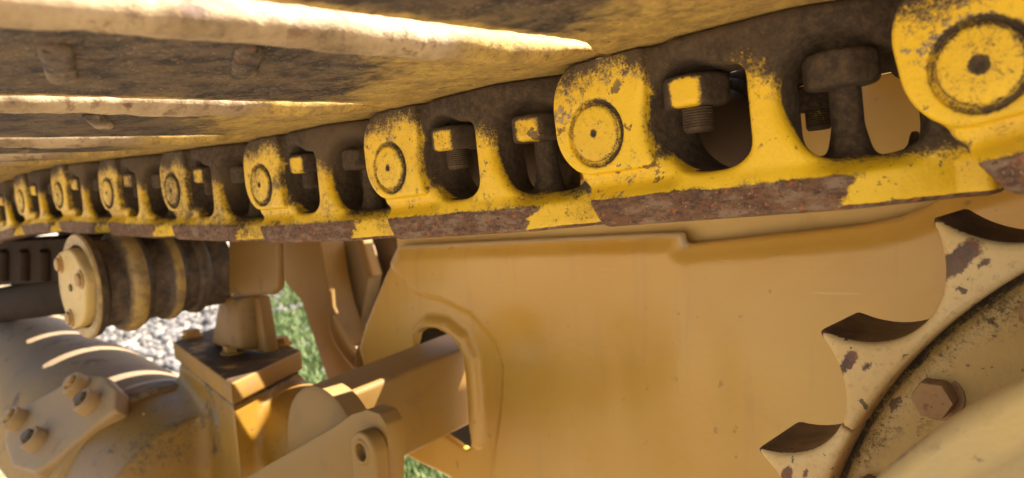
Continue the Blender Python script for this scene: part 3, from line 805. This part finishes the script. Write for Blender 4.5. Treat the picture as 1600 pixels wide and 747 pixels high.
# ------------------------------------------------------------------ carrier roller
def roller():
    RC = Vector((-1.130, 0, -0.1265)); R0 = 0.0715
    root = empty('carrier_roller', RC)
    tag(root, 'flanged carrier roller with a bolted tan end cap, under the chain at the left', 'roller')
    g = NG('roller_paint')
    ra = g.attr('tread'); nB = g.noise(60, 4, 0.7); nA = g.noise(18, 4, 0.6)
    c = g.mix(g.step(0.3, 0.7, nA), (0.46, 0.28, 0.06), (0.36, 0.235, 0.09))
    c = g.mix(g.math('MULTIPLY', g.step(0.40, 0.65, nB), 0.65), c, (0.15, 0.10, 0.05))
    dk = g.mix(g.step(0.35, 0.7, nB), (0.05, 0.033, 0.021), (0.13, 0.083, 0.043))
    t = g.step(0.35, 0.65, g.math('ADD', ra, g.math('MULTIPLY', g.math('SUBTRACT', nB, 0.5), 0.4)))
    m = g.done(g.mix(t, c, dk), g.mixf(t, 0.5, 0.62), g.bump(nB, 0.3, 0.001), spec=0.4)
    bm = bmesh.new()
    prof = [(-0.018, 0.0, 0), (-0.018, 0.055, 0), (-0.030, 0.0565, 0), (-0.031, 0.0695, 0), (-0.0285, 0.0715, 0), (-0.026, 0.0712, .8), (-0.018, 0.069, 1), (-0.012, 0.0605, 1), (0.000, 0.0590, 1), (0.008, 0.060, .9), (0.010, 0.0640, .6), (0.014, 0.0685, .5), (0.021, 0.0712, .1), (0.030, 0.0712, 0), (0.034, 0.0690, .55), (0.042, 0.0640, .9), (0.046, 0.0590, 1), (0.060, 0.0580, .9), (0.066, 0.059, .7), (0.070, 0.0625, .6), (0.076, 0.0645, 0.3), (0.083, 0.0645, .3), (0.087, 0.062, 1), (0.093, 0.0570, 1), (0.108, 0.0565, 1), (0.112, 0.061, .7), (0.120, 0.062, .6), (0.124, 0.060, .8), (0.128, 0.056, 1), (0.160, 0.056, 1), (0.160, 0.0, 1)]
    bm_lathe(bm, [(p[0], p[1]) for p in prof], 96, 'Y', close=False)
    tr = []
    for p in prof: tr += [p[2]] * 96
    bmesh.ops.recalc_face_normals(bm, faces=bm.faces)
    me = bpy.data.meshes.new('roller_body'); bm.to_mesh(me); bm.free()
    me.polygons.foreach_set('use_smooth', [True]*len(me.polygons)); me.set_sharp_from_angle(angle=R_(35)); set_attr(me, 'tread', tr); me.materials.append(m)
    link_mesh('roller_body', me, root)
    def capf(x, y, z):
        r = np.hypot(x, z); d = r - 0.0525
        for a in (138, 18, 250):
            d = smin(d, np.hypot(x-0.045*math.cos(R_(a)), z-0.045*math.sin(R_(a))) - 0.0155, 0.012)
        return smax(d, np.abs(y + 0.031) - 0.0105, 0.004)
    me, V = sdf_mesh('end_cap', capf, (-0.068, -0.045, -0.068), (0.068, -0.016, 0.068), 0.0016)
    me.materials.append(M_COVER); cap = link_mesh('end_cap', me, root)
    for a in (138, 18, 250):
        b = bmesh.new(); bm_hex(b, 0.0092, -0.0475, -0.041, 'Y', ch=0.2, rot=a); bm_lathe(b, [(-0.0432, 0.0125), (-0.0412, 0.0125)], 24, 'Y')
        o = from_bm('bolt', b, M_TAN, cap); o.location = (0.045*math.cos(R_(a)), 0, 0.045*math.sin(R_(a)))
    b = bmesh.new(); bm_lathe(b, [(-0.0435, 0.0), (-0.0435, 0.0045), (-0.041, 0.0055)], 20, 'Y', close=False); from_bm('plug', b, M_DARK, cap)
roller()

# ------------------------------------------------------------------ roller support: block, post and base
def support():
    root = empty('roller_support', (-1.1, 0.16, -0.25))
    tag(root, 'brown cast roller support with a square block on a ribbed post and bolted foot', 'support')
    off = Vector((-1.1, 0.16, -0.25))
    def hull_part(name, pts, mat, bw=0.004, parent=root):
        bm = bmesh.new(); bm_hull(bm, [Vector(p) - off for p in pts]); bevel(bm, bw, 3)
        return from_bm(name, bm, mat, parent)
    Yb = 0.135
    q = [on_y(357, 376, Yb), on_y(434, 376, Yb), on_y(434, 452, Yb), on_y(424, 461, Yb), on_y(357, 462, Yb)]
    q[0].z = q[1].z = -0.066
    hull_part('block', q + [p + Vector((0, 0.012, 0)) for p in q], M_SUP, 0.005)
    # post: flared column with a rib either side
    zt = q[4].z; Yp = 0.168
    a = [on_y(343, 462, Yp), on_y(392, 462, Yp)]; b = [on_y(330, 538, Yp), on_y(400, 545, Yp)]
    hull_part('post', [a[0], a[1], b[0], b[1], *[p + Vector((0, 0.02, 0)) for p in (a[0], a[1], b[0], b[1])], on_y(356, 465, Yp-.016), on_y(372, 465, Yp-.016), on_y(350, 545, Yp-.018), on_y(376, 546, Yp-.018)], M_SUP, 0.010)
    c0, c1 = on_y(384, 462, Yp+.004), on_y(390, 546, Yp+.004)
    hull_part('rib', [c0, c0+Vector((.036, 0.0, 0)), c1, c1+Vector((.052, 0, 0)), *[p+Vector((0, 0.02, 0)) for p in (c0, c0+Vector((.036, 0, 0)), c1, c1+Vector((.052, 0, 0)))]], M_SUP, 0.003)
    return root
M_SUP = tan_paint('brown_ochre_support', base=(0.20, 0.100, 0.015), dust=(0.17, 0.095, 0.025), dustk=0.35, grimek=0.75, spots=0.4, bumpk=0.35, scale=1.6)
support()

ZP = -0.255
TC = Vector((-1.3, 0.10, -0.477)); TR = 0.155; TILT = R_(6.0)
TROT = Matrix.Rotation(TILT, 3, 'Y')
def pedestal():
    off = Vector((-1.05, 0.15, -0.35))
    root = empty('pedestal', off)
    tag(root, 'square cast pedestal on the track frame with dark oily top and bolts', 'pedestal')
    top = [on_z(270, 534, ZP), on_z(360, 599, ZP), on_z(471, 547, ZP), on_z(368, 500, ZP)]
    bm = bmesh.new(); bm_prism(bm, [p - off for p in top], (0, 0, -0.030)); bevel(bm, 0.004, 3)
    g = NG('oily_top_paint')
    n = g.noise(24, 5, 0.65); geo = g.t.nodes.new('ShaderNodeNewGeometry'); s = g.t.nodes.new('ShaderNodeSeparateXYZ'); g.L(geo.outputs['Normal'], s.inputs[0])
    oil = g.math('MULTIPLY', g.step(0.6, 0.9, s.outputs[2]), g.step(0.30, 0.48, n))
    c = g.mix(g.step(0.4, 0.7, n), (0.34, 0.18, 0.035), (0.28, 0.16, 0.06))
    c = g.mix(oil, c, g.mix(g.noise(60, 4, 0.6), (0.035, 0.022, 0.014), (0.11, 0.065, 0.03)))
    m = g.done(c, g.mixf(oil, 0.6, 0.75), g.bump(n, 0.3, 0.002), spec=0.15)
    from_bm('top_plate', bm, m, root)
    for (x, y) in ((364, 552), (300, 527), (438, 540)):
        p = on_z(x, y, ZP) - off
        b = bmesh.new(); bm_hex(b, 0.0135, 0.0, 0.013, 'Z'); bm_lathe(b, [(0.0, 0.018), (0.003, 0.018)], 24, 'Z')
        o = from_bm('bolt', b, M_OCHRE, root); o.location = p + Vector((0, 0, 0.0005))
    # body: casting under the plate, blended into the tube below and flaring towards the pivot
    mid = (top[0]+top[1]+top[2]+top[3])/4
    pl = [((mid + (p-mid)*0.93).x, (mid + (p-mid)*0.93).y) for p in top]
    def fn(x, y, z):
        x, y, z = x + off.x, y + off.y, z + off.z
        d = smax(poly2(x, y, pl), np.maximum(z - (ZP - 0.031), -0.66 - z), 0.012)
        # waist: the casting narrows on its camera side below the plate
        px_, py_, pz_ = x - TC.x, y - TC.y, z - TC.z
        ca, sa = math.cos(TILT), math.sin(TILT)
        ax_ = px_*ca - pz_*sa; az_ = px_*sa + pz_*ca
        cyl = smax(np.hypot(py_, az_) - TR*1.03, np.abs(ax_ - 0.080) - 0.105, 0.006)
        d = smin(d, cyl, 0.030)
        a = np.array([-1.02, 0.185, -0.36]); b = np.array([-0.90, 0.195, -0.362]); ba = b-a
        t = np.clip(((x-a[0])*ba[0] + (y-a[1])*ba[1] + (z-a[2])*ba[2])/ba.dot(ba), 0, 1)
        cap = np.sqrt((x-a[0]-ba[0]*t)**2 + (y-a[1]-ba[1]*t)**2 + (z-a[2]-ba[2]*t)**2) - 0.068
        d = smin(d, cap, 0.022)
        return smax(d, z - (ZP - 0.0305), 0.003)
    me, V = sdf_mesh('body', fn, (-0.36, -0.24, -0.34), (0.36, 0.22, 0.075), 0.0042)
    W = V + np.array(off[:])
    def blob(px, py, z, r): 
        p = np.array(on_z(px, py, z)[:]); return np.exp(-np.sum((W-p)**2, 1)/r**2)
    dirt = 0.10 + 0.30*blob(300, 665, -0.335, 0.05) + 0.16*blob(255, 695, -0.36, 0.06) + 0.5*sstep(ZP-0.042, ZP-0.031, W[:, 2]) + 0.4*blob(500, 640, -0.37, 0.05)
    set_attr(me, 'dirt', dirt); set_attr(me, 'rust', 0.06*np.ones(len(V))); set_attr(me, 'scuff', 0.15 + 0.5*blob(335, 655, -0.33, 0.02))
    me.materials.append(worn_paint('worn_ochre_casting', base=(0.31, 0.155, 0.016), base2=(0.27, 0.14, 0.03), scale=0.5)); link_mesh('body', me, root)  # base darkened to carry deep shade in the colour
pedestal()

# ------------------------------------------------------------------ track frame tube with cover and bolts
def track_frame():
    root = empty('recoil_tube', TC, (0, TILT, 0))
    tag(root, 'big dusty round recoil tube crossed by bright strips of sun, lower left', 'tube')
    g = NG('dusty_tube_paint')
    nA = g.noise(6, 4, 0.6); nB = g.noise(26, 5, 0.65); nC = g.noise(150, 4, 0.7)
    geo = g.t.nodes.new('ShaderNodeNewGeometry'); s = g.t.nodes.new('ShaderNodeSeparateXYZ'); g.L(geo.outputs['Normal'], s.inputs[0])
    d = g.step(0.25, 0.85, g.math('ADD', g.math('MULTIPLY', s.outputs[2], 0.7), g.math('MULTIPLY', g.math('SUBTRACT', nA, 0.4), 0.8)))
    c = g.mix(d, (0.36, 0.21, 0.06), (0.22, 0.155, 0.095))
    c = g.mix(g.math('MULTIPLY', g.step(0.56, 0.70, nB), 0.75), c, (0.06, 0.042, 0.03))
    c = g.mix(g.math('MULTIPLY', g.step(0.62, 0.7, nC), 0.35), c, (0.12, 0.08, 0.05))
    m = g.done(c, 0.7, g.bump(g.math('ADD', nB, g.math('MULTIPLY', nC, .4)), 0.35, 0.003), spec=0.2)
    bm = bmesh.new()
    prof = [(-1.6, TR*0.92), (-0.36, TR*0.92), (-0.345, TR*0.99), (-0.02, TR), (0.0, TR*1.0), (0.005, TR*1.06), (0.040, TR*1.07), (0.050, TR*1.01), (0.17, TR*0.98), (0.18, TR*.9), (0.18, 0)]
    pr2 = [prof[0]]
    for a, b in zip(prof[:-1], prof[1:]):
        n = max(1, int(abs(b[0]-a[0])/0.05))
        for k in range(1, n+1): pr2.append((a[0]+(b[0]-a[0])*k/n, a[1]+(b[1]-a[1])*k/n))
    bm_lathe(bm, pr2, 96, 'X', close=False)
    from_bm('tube', bm, m, root, angle=30)
    # oval cover plate with four lugs
    P0 = on_y(88, 655, -0.02)
    return root, m
TF, M_TUBE = track_frame()
def cover_plate():
    # find the point of the tube under a photo pixel and build the plate tangent to it
    def hit(px, py):
        d = TROT.transposed() @ ray(px, py).normalized(); o = TROT.transposed() @ (CAMPOS - TC)
        a = d.y**2 + d.z**2; b = 2*(o.y*d.y + o.z*d.z); c = o.y**2 + o.z**2 - (TR+0.002)**2
        disc = b*b - 4*a*c
        t = (-b - math.sqrt(max(disc, 0)))/(2*a)
        return TC + TROT @ (o + d*t)
    c = hit(88, 655); ex = TROT @ Vector((1, 0, 0)); n = c - TC; n = (n - ex*n.dot(ex)).normalized(); ey = n.cross(ex)
    root = empty('inspection_cover', c); tag(root, 'oval tan inspection cover with four bolted lugs on the round tube', 'cover')
    root.matrix_world = Matrix([[ex.x, ey.x, n.x, c.x], [ex.y, ey.y, n.y, c.y], [ex.z, ey.z, n.z, c.z], [0, 0, 0, 1]])
    mi = root.matrix_world.inverted()
    def loc(px, py, h=0.013):
        d = ray(px, py); P = c + n*h; t = (P - CAMPOS).dot(n)/d.dot(n); return mi @ (CAMPOS + d*t)
    outl = [loc(*p) for p in ((8, 690), (20, 725), (55, 735), (90, 712), (150, 660), (178, 640), (180, 612), (160, 590), (120, 588), (85, 610), (30, 640), (12, 660))]
    pts = [(p.x, p.y) for p in outl]
    xs = [p[0] for p in pts]; ys = [p[1] for p in pts]
    def fn(x, y, z):
        d = poly2(x, y, pts) - 0.004
        return smax(d, np.abs(z - 0.000) - 0.013, 0.005)
    me, V = sdf_mesh('plate', fn, (min(xs)-.02, min(ys)-.02, -0.024), (max(xs)+.02, max(ys)+.02, 0.024), 0.004)
    me.materials.append(M_TAN); pl = link_mesh('plate', me, root)
    for i, (x, y) in enumerate(((30, 658), (125, 606), (142, 632), (60, 690))):
        p = loc(x, y)
        b = bmesh.new(); bm_lathe(b, [(0.0, 0.020), (0.020, 0.0185), (0.022, 0.017), (0.022, 0.012), (0.014, 0.011), (0.014, 0.0)], 28, 'Z', close=False)
        o = from_bm('lug', b, M_TAN, root); o.location = (p.x, p.y, 0.010)
        b = bmesh.new(); bm_hex(b, 0.0105, 0.013, 0.028, 'Z', rot=i)
        from_bm('bolt', b, M_DARK if i > 1 else M_TAN, o)
cover_plate()

# ------------------------------------------------------------------ equalizer bar, lever and links
def bar():
    p0 = on_y(716, 545, FY); p1 = on_y(721, 666, FY)
    off = Vector((-0.8, 0.25, -0.3)); root = empty('equalizer_bar', off)
    tag(root, 'square ochre bar coming out of the arched fender slot', 'bar')
    bm = bmesh.new()
    w_ = 0.082; h_ = p0.z - p1.z
    ends = []
    for Y, dz in ((0.42, 0.008), (0.110, -0.018)):
        for dx in (0, -w_):
            for z in (p0.z, p0.z - h_): ends.append(Vector((p0.x + dx, Y, z + dz)) - off)
    bm_hull(bm, ends); bevel(bm, 0.006, 3); from_bm('bar', bm, M_ARM, root)
    # round eye at the near end
    bm = bmesh.new()
    e = on_y(538, 694, 0.125)
    bm_lathe(bm, [(0.092, 0.030), (0.092, 0.071), (0.096, 0.077), (0.122, 0.077), (0.126, 0.071), (0.126, 0.03)], 64, 'Y', center=(e.x-off.x, -off.y, e.z-off.z), close=True)
    from_bm('eye', bm, M_ARM, root)
    # lever plate
    lo = Vector((-0.68, 0.065, -0.27)); L = empty('lever_plate', lo); tag(L, 'thick tan lever plate with a rounded end in front of the bar eye', 'lever')
    Y = 0.062
    pts = [on_y(375, 752, Y), on_y(420, 725, Y), on_y(520, 668, Y), on_y(548, 648, Y), on_y(572, 640, Y), on_y(592, 646, Y), on_y(603, 664, Y), on_y(606, 690, Y), on_y(604, 800, Y), on_y(420, 800, Y), on_y(330, 790, Y)]
    bm = bmesh.new(); bm_prism(bm, [p - lo for p in pts], (0, 0.022, 0)); bevel(bm, 0.002, 2, 40)
    from_bm('plate', bm, M_ARM, L)
    lk = Vector((-0.62, 0.055, -0.26)); K = empty('link_strap', lk); tag(K, 'upright tan strap with a round pin hole, on the lever end', 'strap')
    h0 = on_y(574, 703, 0.050); hx, hz = h0.x, h0.z
    def fn(x, y, z):
        d = np.hypot(x-hx, z-hz) - 0.0195
        d = np.minimum(d, np.maximum(np.abs(x-hx) - 0.0195, np.maximum(z-hz, -0.10-(z-hz))))
        d = smax(d, np.abs(y - 0.0525) - 0.0088, 0.003)
        d = smin(d, np.maximum(np.abs(np.hypot(x-hx, z-hz) - 0.0102) - 0.0018, np.abs(y - 0.050) - 0.0085), 0.002)
        return np.maximum(d, -(np.hypot(x-hx, z-hz) - 0.0086))
    me, V = sdf_mesh('strap', fn, (hx-.026, 0.036, hz-.105), (hx+.026, 0.068, hz+.025), 0.0013)
    me.materials.append(M_ARM); o = link_mesh('strap', me, K); o.location = -lk
    bm = bmesh.new(); bm_lathe(bm, [(0.049, 0.0), (0.049, 0.0084), (0.062, 0.0084)], 32, 'Y', center=(h0.x-lk.x, -lk.y, h0.z-lk.z), close=False)
    from_bm('pin', bm, M_DARK, K)
bar()

def slot_back():  # black sheet added in place of the shade behind the slot
    off = on_y(690, 580, 0.46); r = empty('slot_shade_backing', off); tag(r, 'black housing wall deep inside the arched fender slot', 'backing')
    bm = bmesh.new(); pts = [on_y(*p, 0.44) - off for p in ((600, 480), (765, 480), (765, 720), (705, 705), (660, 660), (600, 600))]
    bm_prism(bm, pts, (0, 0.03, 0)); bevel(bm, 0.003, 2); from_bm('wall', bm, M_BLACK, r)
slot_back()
def push_arm():
    Y = 0.36; off = Vector((-1.1, Y, -0.25)); root = empty('push_arm', off)
    tag(root, 'tall tan arm plate with a curved flange, between the grass gap and the fender', 'arm')
    pts = [on_y(*p, Y) for p in ((440, 372), (498, 372), (508, 430), (518, 480), (532, 520), (552, 556), (580, 578), (612, 590), (640, 640), (560, 650), (516, 608), (503, 570), (470, 470), (443, 440))]
    bm = bmesh.new(); bm_prism(bm, [p - off for p in pts], (0, 0.05, 0)); bevel(bm, 0.004, 3, 40)
    from_bm('plate', bm, M_ARM, root)
    bm = bmesh.new()
    path = [on_y(*p, Y-0.006) - off for p in ((519, 494), (524, 512), (534, 532), (547, 552), (563, 570), (582, 584), (604, 596), (630, 604))]
    bm_tube(bm, path, [0.006, 0.011, 0.013, 0.013, 0.013, 0.013, 0.013, 0.013], 16)
    from_bm('flange', bm, M_ARM, root, angle=60)
    Y2 = 0.42; o2 = Vector((-1.1, Y2, -0.2)); r2 = empty('inner_plate', o2); tag(r2, 'grey brown plate tapering downwards behind the arm', 'plate')
    pts = [on_y(*p, Y2) for p in ((495, 372), (560, 372), (577, 430), (563, 505), (552, 524), (538, 520), (512, 440))]
    bm = bmesh.new(); bm_prism(bm, [p - o2 for p in pts], (0, 0.03, 0)); bevel(bm, 0.003, 2, 40); from_bm('plate', bm, tan_paint('grey_brown_plate_paint', base=(0.27, 0.185, 0.09), dustk=0.3, grimek=0.2), r2)  # the plate's own grey brown, greyer than the arm
    pts = [on_y(*p, Y2-.012) for p in ((556, 372), (566, 372), (582, 432), (573, 436))]
    bm = bmesh.new(); bm_prism(bm, [p - o2 for p in pts], (0, 0.02, 0)); bevel(bm, 0.003, 2, 40); from_bm('edge_strip', bm, M_ARM, r2)
    # dark mount and rubber boot behind the bar
    o3 = on_y(582, 572, 0.345); r3 = empty('rubber_boot', o3); tag(r3, 'ribbed dusty ring boot tucked between the arm and the fender edge', 'boot')
    for k, (dy, rr) in enumerate(((0.0, 0.034), (0.014, 0.030), (0.028, 0.034))):
        bm = bmesh.new(); rings = []
        for i in range(40):
            t = 2*math.pi*i/40; ring = []
            for j in range(12):
                s = 2*math.pi*j/12; r = rr + 0.008*math.cos(s)
                ring.append(bm.verts.new((r*math.cos(t), dy + 0.008*math.sin(s), r*math.sin(t)*1.1)))
            rings.append(ring)
        for i in range(40):
            for j in range(12): bm.faces.new((rings[i][j], rings[(i+1) % 40][j], rings[(i+1) % 40][(j+1) % 12], rings[i][(j+1) % 12]))
        from_bm('ring', bm, M_SUP, r3)
    bm = bmesh.new(); bm_lathe(bm, [(0.02, 0.0), (0.02, 0.033), (0.05, 0.033)], 32, 'Y', close=False); from_bm('shaft', bm, M_BLACK, r3)
    # dark frame rail closing the view between the plates
    o4 = Vector((-1.1, 0.47, -0.2)); r4 = empty('cross_member', o4); tag(r4, 'dark brown cross member behind the arm and inner plate', 'beam')
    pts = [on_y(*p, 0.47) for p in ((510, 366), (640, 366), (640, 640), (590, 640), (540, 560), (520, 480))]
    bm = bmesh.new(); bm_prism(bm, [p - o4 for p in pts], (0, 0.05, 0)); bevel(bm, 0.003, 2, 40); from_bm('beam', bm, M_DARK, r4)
push_arm()

# ------------------------------------------------------------------ dark guard at the far left
def guard():
    off = Vector((-2.2, 0.1, -0.15)); root = empty('front_guard', off)
    tag(root, 'dark brown ribbed guard under the chain at the left edge', 'guard')
    Y = 0.02
    a = on_y(-80, 380, Y); b = on_y(118, 372, Y); c = on_y(118, 438, Y); d = on_y(-80, 452, Y)
    bm = bmesh.new(); bm_prism(bm, [p - off for p in (a, b, c, d)], (0, 0.12, 0)); bevel(bm, 0.004, 2); from_bm('panel', bm, M_DKBROWN, root)
    for x in (8, 40, 72):
        p = on_y(x, 392, Y-.004) - off; q = on_y(x, 436, Y-.004) - off
        bm = bmesh.new(); bm_tube(bm, [p, q], 0.010, 10); from_bm('rib', bm, M_DKBROWN, root)
    o2 = on_y(50, 445, 0.06); r2 = empty('hose', o2); tag(r2, 'dark brown pipe under the dark guard, far left', 'pipe')
    bm = bmesh.new(); bm_tube(bm, [on_y(-60, 488, 0.06)-o2, on_y(0, 476, 0.06)-o2, on_y(50, 468, 0.06)-o2, on_y(100, 458, 0.06)-o2, on_y(135, 450, 0.06)-o2], 0.037, 16); from_bm('pipe', bm, M_DKBROWN, r2, angle=60)
guard()
